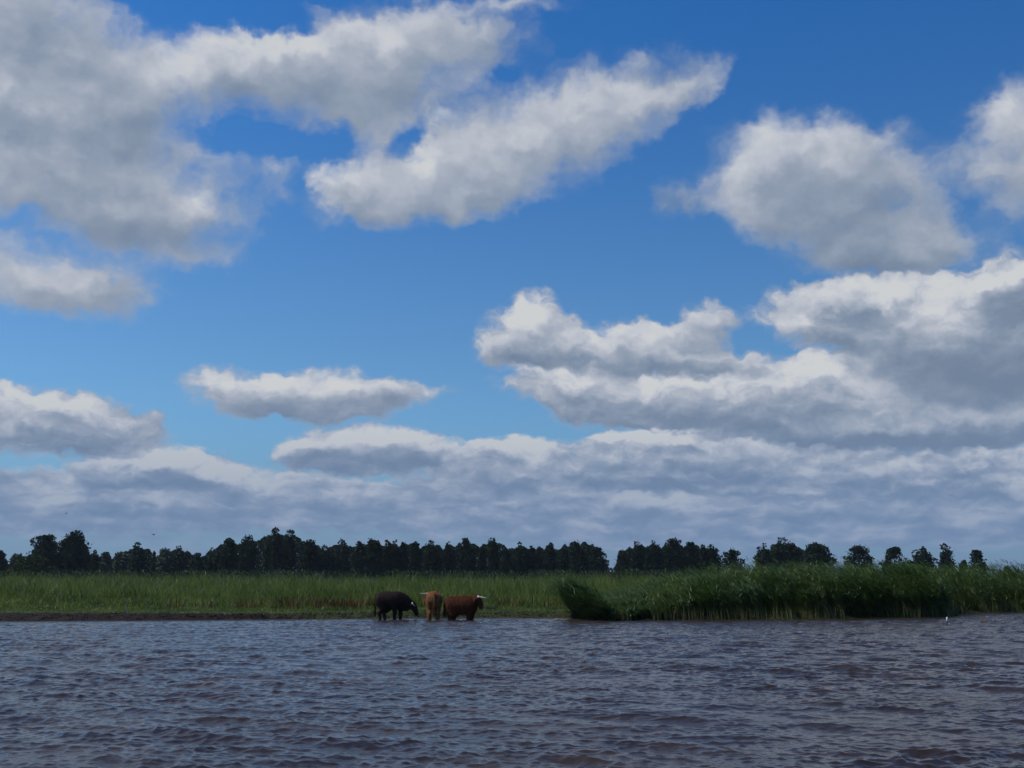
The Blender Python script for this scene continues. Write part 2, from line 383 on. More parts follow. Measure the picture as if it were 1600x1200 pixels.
# ------------------------------------------------------------------ blades
def leaf_mat(name, stops, rough=.55, trans=.35, scale=.35, spec=.35):
    """plant colour varies from plant to plant (attribute 'tone') and in patches over the ground"""
    m, t, out = material(name)
    pos = t.node('ShaderNodeNewGeometry').outputs['Position']
    tone = t.node('ShaderNodeAttribute', attribute_name="tone").outputs['Fac']
    n = t.noise(pos, scale, 4, .6)
    n = t.m('MULTIPLY_ADD', t.noise(pos, scale * 5, 2, .6), .35, t.m('MULTIPLY', n, .65))
    f = t.m('ADD', t.m('MULTIPLY', tone, .70), t.m('MULTIPLY_ADD', t.m('SUBTRACT', n, .5), 2.6, .15))
    rp = t.node('ShaderNodeValToRGB'); cr = rp.color_ramp
    cr.elements[0].position = 0; cr.elements[0].color = (*stops[0], 1)
    cr.elements[1].position = 1; cr.elements[1].color = (*stops[-1], 1)
    for i, c in enumerate(stops[1:-1]):
        e = cr.elements.new((i + 1) / (len(stops) - 1)); e.color = (*c, 1)
    t.put(rp.inputs[0], f)
    b = principled(t, rp.outputs[0], rough, spec)
    tr = t.node('ShaderNodeBsdfTranslucent'); t.l.new(t.v('MULTIPLY', rp.outputs[0], (1.25, 1.35, .6)), tr.inputs[0])
    mx = t.node('ShaderNodeMixShader'); mx.inputs[0].default_value = trans
    t.l.new(b.outputs[0], mx.inputs[1]); t.l.new(tr.outputs[0], mx.inputs[2]); t.l.new(mx.outputs[0], out.inputs[0])
    return m
def ribbons(base, az, length, width, curve, droop, tone, wind=None, segs=3):
    """curved tapering blades; base (N,3), az = heading of the bend, curve = lean at root, droop = extra bend to the tip"""
    N = len(base)
    P = base.copy(); pts = [P.copy()]
    ang = curve.copy()
    h = np.stack([np.sin(az), np.cos(az)], -1)
    for k in range(segs):
        st = length / segs
        P = P + np.stack([h[:, 0] * np.sin(ang) * st, h[:, 1] * np.sin(ang) * st, np.cos(ang) * st], -1)
        if wind is not None: P = P + wind[:, None] * np.array([[-1, .1, -.12]]) * ((k + 1) / segs) * (length / segs)[:, None]
        pts.append(P.copy()); ang = ang + droop / segs
    side = np.stack([h[:, 1], -h[:, 0], np.zeros(N)], -1)
    tw = rng.uniform(-.9, .9, N)[:, None]
    side = side * np.cos(tw) + np.stack([h[:, 0], h[:, 1], np.full(N, .2)], -1) * np.sin(tw)
    Vs = []
    for k, p in enumerate(pts):
        wk = width * (1 - (k / segs) ** 1.6) * (.75 + .5 * (k == 1)) * .5
        if k == segs: Vs.append(p[:, None, :])
        else: Vs.append(np.stack([p - side * wk[:, None], p + side * wk[:, None]], 1))
    V = np.concatenate(Vs, 1); per = 2 * segs + 1
    o = (np.arange(N) * per)[:, None]
    L = []
    for k in range(segs - 1): L.append(o + np.array([[2 * k, 2 * k + 1, 2 * k + 3, 2 * k + 2]]))
    L.append(o + np.array([[2 * segs - 2, 2 * segs - 1, 2 * segs]]))
    loops = np.concatenate(L, 1).ravel()
    tot = np.tile(np.array([4] * (segs - 1) + [3]), N)
    return V.reshape(-1, 3), loops, tot, np.repeat(tone, per)
def join_ribbons(name, packs, mats_idx=None):
    V, Lp, T, A, M = [], [], [], [], []; off = 0
    for i, (v, l, tt, a) in enumerate(packs):
        V.append(v); Lp.append(l + off); T.append(tt); A.append(a); off += len(v)
        M.append(np.full(len(tt), mats_idx[i] if mats_idx else 0))
    V = np.concatenate(V); Lp = np.concatenate(Lp); T = np.concatenate(T)
    me = np_mesh(name, V, Lp, np.concatenate([[0], np.cumsum(T)[:-1]]), T)
    set_attr(me, "tone", np.concatenate(A))
    me.polygons.foreach_set("material_index", np.concatenate(M).astype(np.int32))
    return me
def scatter(n, x0, x1, y0, y1): return rng.uniform(x0, x1, n), rng.uniform(y0, y1, n)

grass_green = leaf_mat("meadow_green", [(.024, .042, .010), (.062, .100, .020), (.118, .160, .036), (.20, .205, .07)], trans=.40, scale=.42)
def meadow(n, y0, y1, hfun, wid, spread, keep=None, tone=(0, 1)):
    y = rng.uniform(y0, y1, n); x = rng.uniform(-1, 1, n) * (y * .47 + 6)
    h = hfun(x, y)
    ok = (y > shore(x) + .15) & (h > .03)
    if keep is not None: ok &= keep(x, y)
    x, y, h = x[ok], y[ok], h[ok]; N = len(x)
    base = np.stack([x, y, ground_z(x, y) - .02], -1)
    hh = h * rng.uniform(.6, 1.12, N)
    az = np.where(rng.random(N) < .6, rng.normal(-1.5, .8, N), rng.uniform(0, 6.283, N))
    return ribbons(base, az, hh * 1.2, wid * rng.uniform(.6, 1.3, N), rng.uniform(.02, spread, N), rng.uniform(.3, 2.1, N),
                   rng.uniform(tone[0], tone[1], N), segs=3)
def h_short(x, y):
    e = np.clip((y - 52.7 + .8 * (fbm(x * .8, y * .8, 2, 71) - .5)) / .6, 0, 1)
    return e * (.07 + .10 * fbm(x * .6, y * .6, 3, 51) + .10 * np.clip((y - 56) / 6, 0, 1))
def h_mid(x, y):
    k = np.clip((y - 58.5 - 3.5 * (fbm(x * .22, y * .2, 3, 61) - .5)) / 9, 0, 1)
    c = fbm(x * .45, y * .35, 3, 62)
    return .14 + .95 * k ** .8 * (.30 + 1.35 * np.clip((c - .22) / .5, 0, 1))
def h_far(x, y):
    k = np.clip((y - 68) / 42, 0, 1)
    edge = 1 + .03 * np.clip(x / 20, -.5, 2.0)
    c = fbm(x * .55, y * .30, 3, 64)
    return (.95 + .92 * k ** .8) * edge * (.60 + .47 * np.clip((c - .25) / .4, 0, 1)) * (.96 + .08 * fbm(x * .12, y * .12, 3, 63))
packs = [meadow(60000, 51.6, 60, h_short, .028, .9),
         meadow(95000, 58, 72, h_mid, .036, .8),
         meadow(90000, 70, 92, h_far, .050, .6),
         meadow(70000, 92, 135, h_far, .070, .5)]
# pale seed heads bowing at the far edge of the meadow
ym = rng.uniform(88, 134, 2600); xm = rng.uniform(-1, 1, 2600) * (ym * .47 + 4); hm = h_far(xm, ym) * rng.uniform(.95, 1.10, 2600)
plume = ribbons(np.stack([xm, ym, ground_z(xm, ym) + hm - .10], -1), rng.normal(-1.5, .5, 2600), np.full(2600, .38), np.full(2600, .07),
                rng.uniform(.2, .6, 2600), rng.uniform(.8, 1.4, 2600), rng.uniform(.4, 1, 2600), segs=3)
me = join_ribbons("meadow_grass", packs + [plume], [0, 0, 0, 0, 1])
seed_mat = leaf_mat("seed_heads", [(.07, .085, .045), (.13, .14, .08), (.19, .19, .12)], trans=.3)
me.materials.append(grass_green); me.materials.append(seed_mat)
o = bpy.data.objects.new("meadow_grass", me); C.objects.link(o)
tagt(o, "tall windblown green meadow grass behind the muddy bank", "grass", kind="stuff")

# reddish dock and sorrel stands in the meadow
dock_mat = leaf_mat("dock_red", [(.045, .040, .012), (.10, .048, .020), (.15, .065, .028)], trans=.25, scale=.8)
pk = []
for (px, py, rw, n) in [(458,945,1.2,120),(512,944,1.0,170),(553,942,.8,110),(585,946,.6,40),(300,948,1.4,30),(385,945,.8,50),(795,944,.8,50),(855,945,1.2,60),(905,938,1.0,50)]:
    x0, y0 = ground_point(px, py, .25); x0 *= 60.5 / y0; y0 = 60.5
    x = rng.normal(x0, rw * .55, n); y = rng.normal(y0, 1.1, n)
    ok = y > 57; x, y = x[ok], y[ok]; N = len(x)
    pk.append(ribbons(np.stack([x, y, ground_z(x, y) + .05], -1), rng.uniform(0, 6.283, N), rng.uniform(.30, .72, N), rng.uniform(.03, .08, N),
                      rng.uniform(0, .5, N), rng.uniform(.1, .9, N), rng.uniform(0, 1, N), segs=2))
me = join_ribbons("dock_plants", pk)
tagt(link("dock_plants", me, dock_mat), "rusty red dock stalks growing in patches in the green meadow", "dock plants", kind="stuff")

# ------------------------------------------------------------------ reeds
reed_green = leaf_mat("reed_leaf", [(.012, .034, .010), (.044, .086, .026), (.095, .145, .052), (.19, .22, .11)], rough=.55, trans=.28, scale=.6, spec=.22)
stem_mat = leaf_mat("reed_stem", [(.06, .075, .022), (.11, .12, .035), (.19, .17, .06)], trans=.1, scale=.6)
TOPX = np.array([ground_point(p, 967)[0] for p in (900, 960, 1040, 1100, 1200, 1300, 1400, 1500, 1700)])
TOPH = np.array([.5, .6, 1.05, 1.60, 2.15, 2.30, 2.36, 2.36, 2.42])
def reed_height(x, s):
    h = np.interp(x, TOPX, TOPH) * (.84 + .30 * fbm(x * 1.7, s * 1.5, 2, 83))
    return h * (.58 + .42 * np.clip(s / 2.6, 0, 1) ** .8) * (.88 + .24 * fbm(x * .8, s * .5, 3, 81))
def reeds(x, y, H, lean, leaves, leafw, leafl, wind):
    N = len(x)
    z0 = np.minimum(ground_z(x, y), 0.0) * .4 + np.maximum(ground_z(x, y), 0)
    base = np.stack([x, y, z0 - .05], -1)
    tn = rng.random(N)
    az = np.full(N, -1.5) + rng.normal(0, .45, N)
    st = ribbons(base, az, H * 1.04, np.full(N, .016), lean, rng.uniform(.15, .5, N), tn, segs=4)
    # where a leaf leaves its stem
    rep = np.repeat(np.arange(N), leaves)
    f = rng.beta(1.25, 1.0, len(rep)) * .92 + .06
    a0 = lean[rep] + .16 * f
    h = np.stack([np.sin(az), np.cos(az)], -1)[rep]
    L = H[rep] * f
    bp_ = base[rep] + np.stack([h[:, 0] * np.sin(a0) * L, h[:, 1] * np.sin(a0) * L, np.cos(a0) * L], -1)
    m_ = len(rep)
    turn = 2.4 * (fbm(bp_[:, 0] * .9, bp_[:, 1] * .9 + bp_[:, 2] * .7, 2, 33) - .5)
    laz = np.where(rng.random(m_) < .8, rng.normal(-1.55, .5, m_) + turn, rng.uniform(0, 6.283, m_))
    lv = ribbons(bp_, laz, leafl * rng.uniform(.6, 1.25, m_), leafw * rng.uniform(.7, 1.3, m_), rng.uniform(.45, 1.25, m_),
                 rng.uniform(.4, 1.2, m_), np.clip(tn[rep] * .6 + rng.random(m_) * .4, 0, 1), wind=np.full(m_, wind), segs=3)
    return st, lv
pk, mi = [], []
def add_reeds(n, x0, x1, s0, s1, leaves, cond=None, hs=1.0):
    x = rng.uniform(x0, x1, n); s = rng.uniform(s0, s1, n); y = shore(x) + s - .45 + 1.1 * fbm(x * .9, x * 0, 3, 87)
    ok = y > 0
    if cond is not None: ok &= cond(x, y, s)
    x, y, s = x[ok], y[ok], s[ok]
    st, lv = reeds(x, y, reed_height(x, s) * rng.uniform(.72, 1.08, len(x)) * hs, rng.uniform(.05, .38, len(x)), leaves, .038, .44, .50)
    pk.extend([st, lv]); mi.extend([1, 0])
xr0 = 4.2
add_reeds(5200, xr0, 21.5, 0, 3.2, 12, cond=lambda x, y, s: fbm(x * .9, y * .9, 2, 5) > .27)
add_reeds(3200, xr0 - .5, 21.5, 3.2, 9.0, 7)
add_reeds(4200, 21.0, 44, 0, 5.0, 10)
add_reeds(2600, 12, 50, 6.0, 18.0, 7)
add_reeds(1100, 5.5, 14, 5.0, 16.0, 7, hs=1.1)
# low yellowish shoots at the waterline
x = rng.uniform(xr0, 36, 1500); y = shore(x) - .3 + rng.uniform(0, .5, 1500); ok = fbm(x * .7, y * 0, 2, 91) > .42; x, y = x[ok], y[ok]; N = len(x)
pk.append(ribbons(np.stack([x, y, np.full(N, -.06)], -1), rng.normal(-1.5, .9, N), rng.uniform(.35, .95, N), rng.uniform(.015, .03, N), rng.uniform(0, .25, N), rng.uniform(.1, .5, N), rng.uniform(.4, 1, N), segs=3)); mi.append(1)
me = join_ribbons("reed_bed", pk, mi)
me.materials.append(reed_green); me.materials.append(stem_mat)
o = bpy.data.objects.new("reed_bed", me); C.objects.link(o)
tagt(o, "dense tall green reed bed bowing in the wind along the water", "reeds", kind="stuff")
# the clump that leans out over the water at the left end of the bed
n = 900
x = rng.uniform(3.0, 4.55, n); y = shore(x) - .35 + rng.uniform(0, 1.5, n) ** 1.2
H = np.interp(x, [3.0, 3.5, 4.0, 4.6], [1.95, 1.9, 1.55, 1.0]) * rng.uniform(.55, 1.05, n)
H *= rng.choice([1, 1, 1, .8, 1.1], n)
st, lv = reeds(x, y, H, rng.normal(.42, .12, n).clip(.1, .75), 12, .040, .50, .5)
me = join_ribbons("reed_clump", [st, lv], [1, 0])
clump_leaf_shade = leaf_mat("clump_leaf_shade", [(.012, .032, .011), (.034, .070, .022), (.075, .125, .042), (.15, .19, .09)], rough=.55, trans=.24, scale=1.1, spec=.2)  # same reed leaf, colour darkened to paint in the clump's shade side
me.materials.append(clump_leaf_shade); me.materials.append(stem_mat)
o = bpy.data.objects.new("reed_clump", me); C.objects.link(o)
tagt(o, "dark reed clump leaning out over the water where the muddy bank ends", "reed clump")

# ------------------------------------------------------------------ trees along the far side of the meadow
def crown_mat(name, dark, lighter, trans=.12):
    m, t, out = material(name)
    pos = t.node('ShaderNodeNewGeometry').outputs['Position']
    tone = t.node('ShaderNodeAttribute', attribute_name="tone").outputs['Fac']
    n = t.noise(pos, .45, 3, .6)
    f = t.m('MULTIPLY_ADD', n, .9, t.m('MULTIPLY', tone, .2), clamp=True)
    col = t.mix(f, (*dark, 1), (*lighter, 1))  # leaf colour mottled at random between two tones
    b = principled(t, col, .9, .0)
    tr = t.node('ShaderNodeBsdfTranslucent'); t.put(tr.inputs[0], col)
    mx = t.node('ShaderNodeMixShader'); mx.inputs[0].default_value = trans
    t.l.new(b.outputs[0], mx.inputs[1]); t.l.new(tr.outputs[0], mx.inputs[2]); t.l.new(mx.outputs[0], out.inputs[0])
    return m
LEAF = {'dark': crown_mat("alder_leaves", (.014, .022, .014), (.034, .050, .028)),
        'mid': crown_mat("poplar_leaves", (.020, .032, .022), (.060, .080, .050)),
        'pale': crown_mat("willow_leaves", (.040, .060, .044), (.12, .145, .10)),
        'olive': crown_mat("sallow_leaves", (.018, .030, .010), (.055, .070, .024))}
bark = simple_mat("bark", (.018, .014, .011), (.05, .042, .035), 3, .9, .1)
TAN = {}
def tube(pts, rad, n=6):
    """open tapered tube through points"""
    V, Q = [], []
    pts = [Vector(p) for p in pts]
    for i, p in enumerate(pts):
        d = (pts[min(i + 1, len(pts) - 1)] - pts[max(i - 1, 0)]).normalized()
        a = d.orthogonal().normalized(); b_ = d.cross(a)
        for k in range(n):
            ang = 2 * math.pi * k / n
            V.append(p + (a * math.cos(ang) + b_ * math.sin(ang)) * rad[i])
    for i in range(len(pts) - 1):
        for k in range(n):
            Q.append((i * n + k, i * n + (k + 1) % n, (i + 1) * n + (k + 1) % n, (i + 1) * n + k))
    return [tuple(v) for v in V], Q
def tubes_mesh(name, items):
    V, Q = [], []
    for pts, rad in items:
        v, q = tube(pts, rad); o = len(V); V += v; Q += [tuple(i + o for i in f) for f in q]
    return quads_mesh(name, np.array(V), np.array(Q), True)
def crown_mesh(r, kind, w, h, leaf):
    """leaf clumps spread through lobes; w half width, h crown height, base at z=0"""
    lobes = []
    if kind in ('round', 'bush'):
        n = 30 if kind == 'round' else 20
        for i in range(n):
            f = r.uniform(.04, .93); a = r.uniform(0, 6.28)
            env = min(1, 1.28 * (1 - f) ** .6)
            rad = w * env * r.uniform(.35, .80)
            lobes.append((math.cos(a) * rad, math.sin(a) * rad * .8, h * f, w * r.uniform(.20, .36), h * r.uniform(.06, .12)))
        lobes.append((0, 0, h * .50, w * .72, h * .36)); lobes.append((0, 0, h * .22, w * .80, h * .24))
        lobes.append((r.uniform(-.2, .2) * w, 0, h * .90, w * .26, h * .10))
        lobes.append((r.uniform(-.5, .5) * w, 0, h * .82, w * .26, h * .12))
    elif kind == 'tall':
        lobes.append((0, 0, h * .30, w * .72, h * .34)); lobes.append((0, 0, h * .55, w * .50, h * .30))
        for i in range(4):
            a = r.uniform(0, 6.28); d = w * r.uniform(.2, .6); top = h * r.uniform(.66, .95) if i else h
            x, y = math.cos(a) * d * (i > 0), math.sin(a) * d
            for k in range(6):
                f = (k + .5) / 6
                lobes.append((x * (1 - .2 * f) + r.uniform(-.14, .14) * w, y * (1 - .3 * f), top * f, w * (.56 - .24 * f ** 1.5) * r.uniform(.75, 1.15), top * .10))
    elif kind == 'multi':
        lobes.append((0, 0, h * .32, w * .85, h * .36)); lobes.append((0, 0, h * .55, w * .70, h * .28))
        for i in range(6):
            x = (i / 5 - .5) * 1.55 * w; top = h * (1 - .26 * abs(i / 5 - r.uniform(.3, .7)) * 2) * r.uniform(.86, 1.0) if i != 2 else h
            y = r.uniform(-.5, .5) * w
            for k in range(6):
                f = (k + .4) / 6
                lobes.append((x * (1.0 - .15 * f) + r.uniform(-.1, .1) * w, y, top * f, w * (.42 - .14 * f) * r.uniform(.75, 1.2), top * .10))
    elif kind == 'twiggy':
        lobes.append((0, 0, h * .25, w * .75, h * .28))
        for i in range(26):
            f = r.uniform(.05, .82); a = r.uniform(0, 6.28)
            rad = w * (1 - f * .6) * r.uniform(.1, .9)
            lobes.append((math.cos(a) * rad, math.sin(a) * rad, h * f, w * r.uniform(.14, .30) * (1 - .4 * f), h * r.uniform(.05, .11)))
    P = []
    area = sum(l[3] * l[4] for l in lobes)
    want = int(min(7500, 90 * w * h / (leaf * leaf) / 6.0 + 900))
    for (x, y, z, rx, rz) in lobes:
        n = max(30, int(want * rx * rz / area))
        d = r.normal(size=(n, 3)); d /= np.linalg.norm(d, axis=1)[:, None]
        rad = r.uniform(.25, 1.0, n) ** .5 * r.choice([1, 1, 1, 1.12, 1.25], n)
        q = d * rad[:, None] * np.array([rx, rx, rz]) + np.array([x, y, z])
        P.append(q)
    P = np.concatenate(P)
    P = P[P[:, 2] > -.02 * h]; P[:, 2] = np.minimum(P[:, 2], h * 1.01)
    n = len(P)
    s = leaf * r.uniform(.55, 1.25, n)
    u = r.normal(size=(n, 3)); u /= np.linalg.norm(u, axis=1)[:, None]
    v = np.cross(u, r.normal(size=(n, 3))); v /= np.linalg.norm(v, axis=1)[:, None]
    a, b_ = u * s[:, None] * .62, v * s[:, None] * .42
    V = np.stack([P - a, P - b_ * 1.1 + a * .1, P + a, P + b_ + a * r.uniform(-.4, .4, n)[:, None]], 1).reshape(-1, 3)
    me = quads_mesh("crown", V, np.arange(n * 4).reshape(-1, 4))
    set_attr(me, "tone", np.repeat(r.random(n), 4))
    return me
def make_tree(i, px, top, hw, kind, leafkind, label, D, group):
    r = np.random.default_rng(100 + i)
    x = D * (px - 800) / F_PX * (1.0 / math.cos(0)); y = D
    g = float(ground_z(np.array([x]), np.array([y]))[0])
    H = CAM_H + (897 - top) / F_PX * D * 1.0 - g
    w = hw / F_PX * D * (1.18 if px < 1150 else 1.12)
    root = bpy.data.objects.new("shrub" if kind == 'bush' else "tree", None); C.objects.link(root)
    root.location = (x, y, g)
    tagt(root, label, "shrub" if kind == 'bush' else "tree", group)
    low = .02 if kind in ('bush',) else .05
    cm = crown_mesh(r, kind, w, H * (1 - low), .62 if kind != 'twiggy' else .50)
    cr = link("crown" if kind != 'bush' else "foliage", cm, LEAF[leafkind], root); cr.location = (0, 0, H * low)
    items = [([(0, 0, -.3), (r.uniform(-.1, .1), 0, H * .3), (r.uniform(-.3, .3), r.uniform(-.2, .2), H * .62), (r.uniform(-.3, .3), 0, H * .9)],
              [H * .022, H * .016, H * .010, H * .003])]
    for k in range(7):
        a = r.uniform(0, 6.28); f = r.uniform(.22, .6); L = w * r.uniform(.5, .85)
        items.append(([(0, 0, H * f), (math.cos(a) * L * .5, math.sin(a) * L * .5, H * (f + .10)), (math.cos(a) * L, math.sin(a) * L, H * (f + .26))],
                      [H * .008, H * .005, H * .0015]))
    if kind == 'twiggy':
        for k in range(26):
            a = r.uniform(0, 6.28); L = w * r.uniform(.05, .85); t_ = H * (1.0 - .42 * (L / w) * r.uniform(.7, 1.1)) * r.uniform(.86, 1.0)
            items.append(([(math.cos(a) * L * .3, math.sin(a) * L * .3, H * .35), (math.cos(a) * L * .75, math.sin(a) * L * .75, H * .62), (math.cos(a) * L, math.sin(a) * L, t_)],
                          [.10, .085, .05]))
    link("trunk", tubes_mesh("trunk", items), bark, root)
    return root
TREES = [  # x, top y, half width, kind, leaves, label
 (6,862,15,'round','mid',"dark round tree cut by the left edge of the photo"),
 (36,866,16,'round','pale',"paler low tree between the left edge and the olive bush"),
 (58,868,36,'bush','olive',"low domed olive green bush in front of the two big round trees"),
 (78,836,27,'round','dark',"big round dark tree above the olive bush, left of the tallest pair"),
 (122,829,29,'round','dark',"biggest dark tree of the left group, its knobbly crown highest there"),
 (157,861,11,'tall','mid',"short dark tree against the right flank of the biggest left tree"),
 (172,864,11,'round','pale',"small pale tree just right of the left group's dark crowns"),
 (196,863,15,'round','pale',"low pale willow at the foot of the tall grey-green tree"),
 (222,849,17,'tall','mid',"grey-green pointed tree standing alone above low willows, below the flying bird"),
 (247,863,6,'tall','mid',"thin little spire poking up right of the lone grey-green tree"),
 (264,858,14,'round','pale',"pale soft willow right of the thin little spire"),
 (284,853,13,'multi','mid',"tree with two short spiky tops right of the pale soft willow"),
 (312,864,15,'round','mid',"low rounded tree in the dip before the wood climbs"),
 (338,856,14,'multi','mid',"middling tree at the step where the wood starts to climb"),
 (362,843,15,'round','dark',"dark tree with a lumpy top, left one of two side by side"),
 (391,838,15,'round','dark',"dark tree with a notched top left of the tall poplar group"),
 (421,838,10,'tall','mid',"slim pointed poplar at the left side of the tall poplar group"),
 (436,826,13,'tall','dark',"highest poplar of the wood, with a pointed double top"),
 (456,829,16,'tall','dark',"broad poplar against the right side of the highest poplar"),
 (486,845,19,'round','dark',"rounded dark tree right of the tall poplar group"),
 (514,853,12,'multi','mid',"lower tree in the gap right of the rounded dark tree"),
 (539,843,15,'multi','mid',"tree with a jagged flat top over the wide gap"),
 (563,847,13,'round','mid',"round shouldered tree behind the black cow's back"),
 (586,842,17,'round','dark',"heavy round topped tree directly above the black cow's rump"),
 (606,846,11,'tall','dark',"narrow tree beside the heavy round topped one"),
 (619,843,10,'multi','dark',"dark tree above the black cow's belly"),
 (634,842,10,'twiggy','dark',"tree with one bare twig above its crown over the black cow's shoulder"),
 (651,847,11,'round','dark',"tree above the black cow's lowered head"),
 (677,845,14,'multi','dark',"tree above the tan cow, its top uneven"),
 (702,847,13,'multi','dark',"tree above the gap between the tan and rusty cows"),
 (730,842,16,'round','dark',"rounded tree above the rusty cow's back, higher than both neighbours"),
 (754,852,9,'tall','dark',"low narrow tree above the rusty cow's horn"),
 (770,841,11,'tall','dark',"tall knobbly tree just right of the rusty cow's horn"),
 (791,854,11,'twiggy','dark',"thin see-through tree right of the tall knobbly tree"),
 (815,847,14,'multi','dark',"dark tree with two rounded humps right of the see-through one"),
 (830,853,9,'round','dark',"small rounded tree in the notch before the bare twigs"),
 (841,849,9,'twiggy','dark',"half bare tree with fine upright twigs in the notch"),
 (858,850,13,'round','dark',"round dark tree right of the half bare one"),
 (880,856,11,'round','dark',"low tree on the left foot of the spiky topped tree"),
 (903,840,17,'twiggy','dark',"spiky topped tree with bare branch tips, tallest before the gap"),
 (931,857,18,'round','dark',"wide low tree closing the wood at the left side of the gap"),
 (972,856,18,'twiggy','dark',"ragged low tree opening the wood at the right side of the gap"),
 (998,846,14,'multi','dark',"dark tree with three small peaks right of the ragged one"),
 (1020,846,13,'multi','dark',"dark tree pressed against the left of the highest crown past the gap"),
 (1048,842,22,'round','dark',"highest and broadest crown between the two gaps in the wood"),
 (1077,847,14,'round','dark',"sloping tree on the right shoulder of the broadest crown"),
 (1096,852,9,'tall','dark',"narrow tree with a cleft on its right side"),
 (1111,851,12,'multi','dark',"upright tree with a straight right edge beside the wispy one"),
 (1140,853,21,'twiggy','dark',"wispy see-through tree standing apart with many fine upright twigs"),
 (1190,848,14,'multi','dark',"narrow dark tree at the left end of the twin-crowned clump"),
 (1222,841,22,'multi','dark',"lumpy tree of the twin-crowned clump, taller than its flat neighbour"),
 (1272,850,31,'round','dark',"broad flat-topped tree right of the lumpy tree"),
 (1336,852,25,'round','dark',"dome-shaped tree, first standing alone past the flat-topped one"),
 (1391,855,20,'round','dark',"round tree between the dome-shaped and the two upright ones"),
 (1414,876,8,'round','dark',"tiny low tree at the right foot of the round lone tree"),
 (1436,855,17,'multi','dark',"upright tree with a split top, left of the highest lone tree"),
 (1472,851,17,'tall','dark',"highest lone tree past the clump, pointed on its left side"),
 (1497,876,8,'round','dark',"low little tree between the two last lone trees"),
 (1519,861,15,'round','dark',"smallest of the well-formed lone trees, last before the open reed skyline"),
 (1564,885,7,'round','dark',"tiny dark treetop barely showing over the reeds by the right edge"),
]
TB = np.random.default_rng(55)
for i, (px, top, hw, kind, lk, label) in enumerate(TREES):
    D = 345 + TB.uniform(-14, 16) + (20 if px > 1150 else 0) - (26 if kind == 'bush' else 0)
    make_tree(i, px, top, hw, kind, lk, label, D, "trees lining the far side of the meadow")
# wood behind the front trees: one dark mass nobody could count
r = np.random.default_rng(9); P = []
def skyline(px):
    """height of the front trees' outline, in photograph rows"""
    top = np.full(len(px), 889.0)
    for (x_, t_, hw, kind, *_) in TREES:
        if kind == 'bush' or 940 < x_ < 955: continue
        top = np.minimum(top, t_ + 4 + 9 * ((px - x_) / (min(hw, 13) * (2.0 if x_ > 340 else 1.7 if x_ > 150 else 1.1))) ** 2 + (897 - t_) * .10)
    return top
for (a, b_) in [(-60, 950), (956, 1122), (1192, 1292)]:
    n = int((b_ - a) * 85)
    D = r.uniform(368, 392, n); px = r.uniform(a, b_, n)
    hh = 2 + (897 - skyline(px) + 10 * (fbm(px * .16, px * 0, 3, 8) - .5)) / F_PX * D
    hh *= np.clip(np.minimum(px - a, b_ - px) / 9, .25, 1)
    P.append(np.stack([D * (px - 800) / F_PX, D, (1 - r.uniform(0, 1, n) ** 1.25) * hh], -1))
n = 9000; px = r.uniform(-80, 1130, n); D = r.uniform(326, 338, n)   # bramble and sedge at its foot
P.append(np.stack([D * (px - 800) / F_PX, D, r.uniform(0, 1, n) * (2.2 + 1.6 * fbm(px * .05, px * 0, 2, 4))], -1))
P = np.concatenate(P); P = P[~((P[:, 0] > 28) & (P[:, 0] < 32) & (P[:, 1] > 360))]
n = len(P); s = r.uniform(.4, .9, n)
u = r.normal(size=(n, 3)); u /= np.linalg.norm(u, axis=1)[:, None]; v = np.cross(u, r.normal(size=(n, 3))); v /= np.linalg.norm(v, axis=1)[:, None]
a, b_ = u * s[:, None] * .6, v * s[:, None] * .45
me = quads_mesh("undergrowth", np.stack([P - a, P - b_, P + a, P + b_], 1).reshape(-1, 3), np.arange(n * 4).reshape(-1, 4))
set_attr(me, "tone", np.repeat(r.random(n), 4))
tagt(link("undergrowth", me, LEAF['dark']), "dark undergrowth filling the wood behind and below the front trees", "undergrowth", kind="stuff")

# ------------------------------------------------------------------ cattle
ICO = None
def hull(bm, a, b_):
    """convex hull round two ellipsoids ((centre), (radii))"""
    global ICO
    if ICO is None:
        t0 = bmesh.new(); bmesh.ops.create_icosphere(t0, subdivisions=3, radius=1); ICO = [v.co.copy() for v in t0.verts]; t0.free()
    for c, rad in (a, b_):
        if not hasattr(rad, '__len__'): rad = (rad,) * 3
        for q in ICO: bm.verts.new((q.x * rad[0] + c[0], q.y * rad[1] + c[1], q.z * rad[2] + c[2]))
    bmesh.ops.convex_hull(bm, input=bm.verts[:])
    bmesh.ops.delete(bm, geom=[v for v in bm.verts if not v.link_faces], context='VERTS')
def chain_body(name, chains, voxel=.022, smooth=5):
    """one continuous surface from overlapping tapered limbs"""
    bm = bmesh.new()
    for ch in chains:
        for p, q in zip(ch[:-1], ch[1:]): 
            b2 = bmesh.new(); hull(b2, p, q)
            tmp = bpy.data.meshes.new("t"); b2.to_mesh(tmp); b2.free(); bm.from_mesh(tmp); bpy.data.meshes.remove(tmp)
    me = bpy.data.meshes.new(name); bm.to_mesh(me); bm.free()
    o = bpy.data.objects.new(name, me); C.objects.link(o)
    md = o.modifiers.new("r", 'REMESH'); md.mode = 'VOXEL'; md.voxel_size = voxel; md.use_smooth_shade = True
    ms = o.modifiers.new("s", 'SMOOTH'); ms.factor = .5; ms.iterations = smooth
    dg = bpy.context.evaluated_depsgraph_get(); dg.update()
    res = bpy.data.meshes.new_from_object(o.evaluated_get(dg)); res.name = name
    bpy.data.objects.remove(o); bpy.data.meshes.remove(me)
    res.materials.clear()
    return res
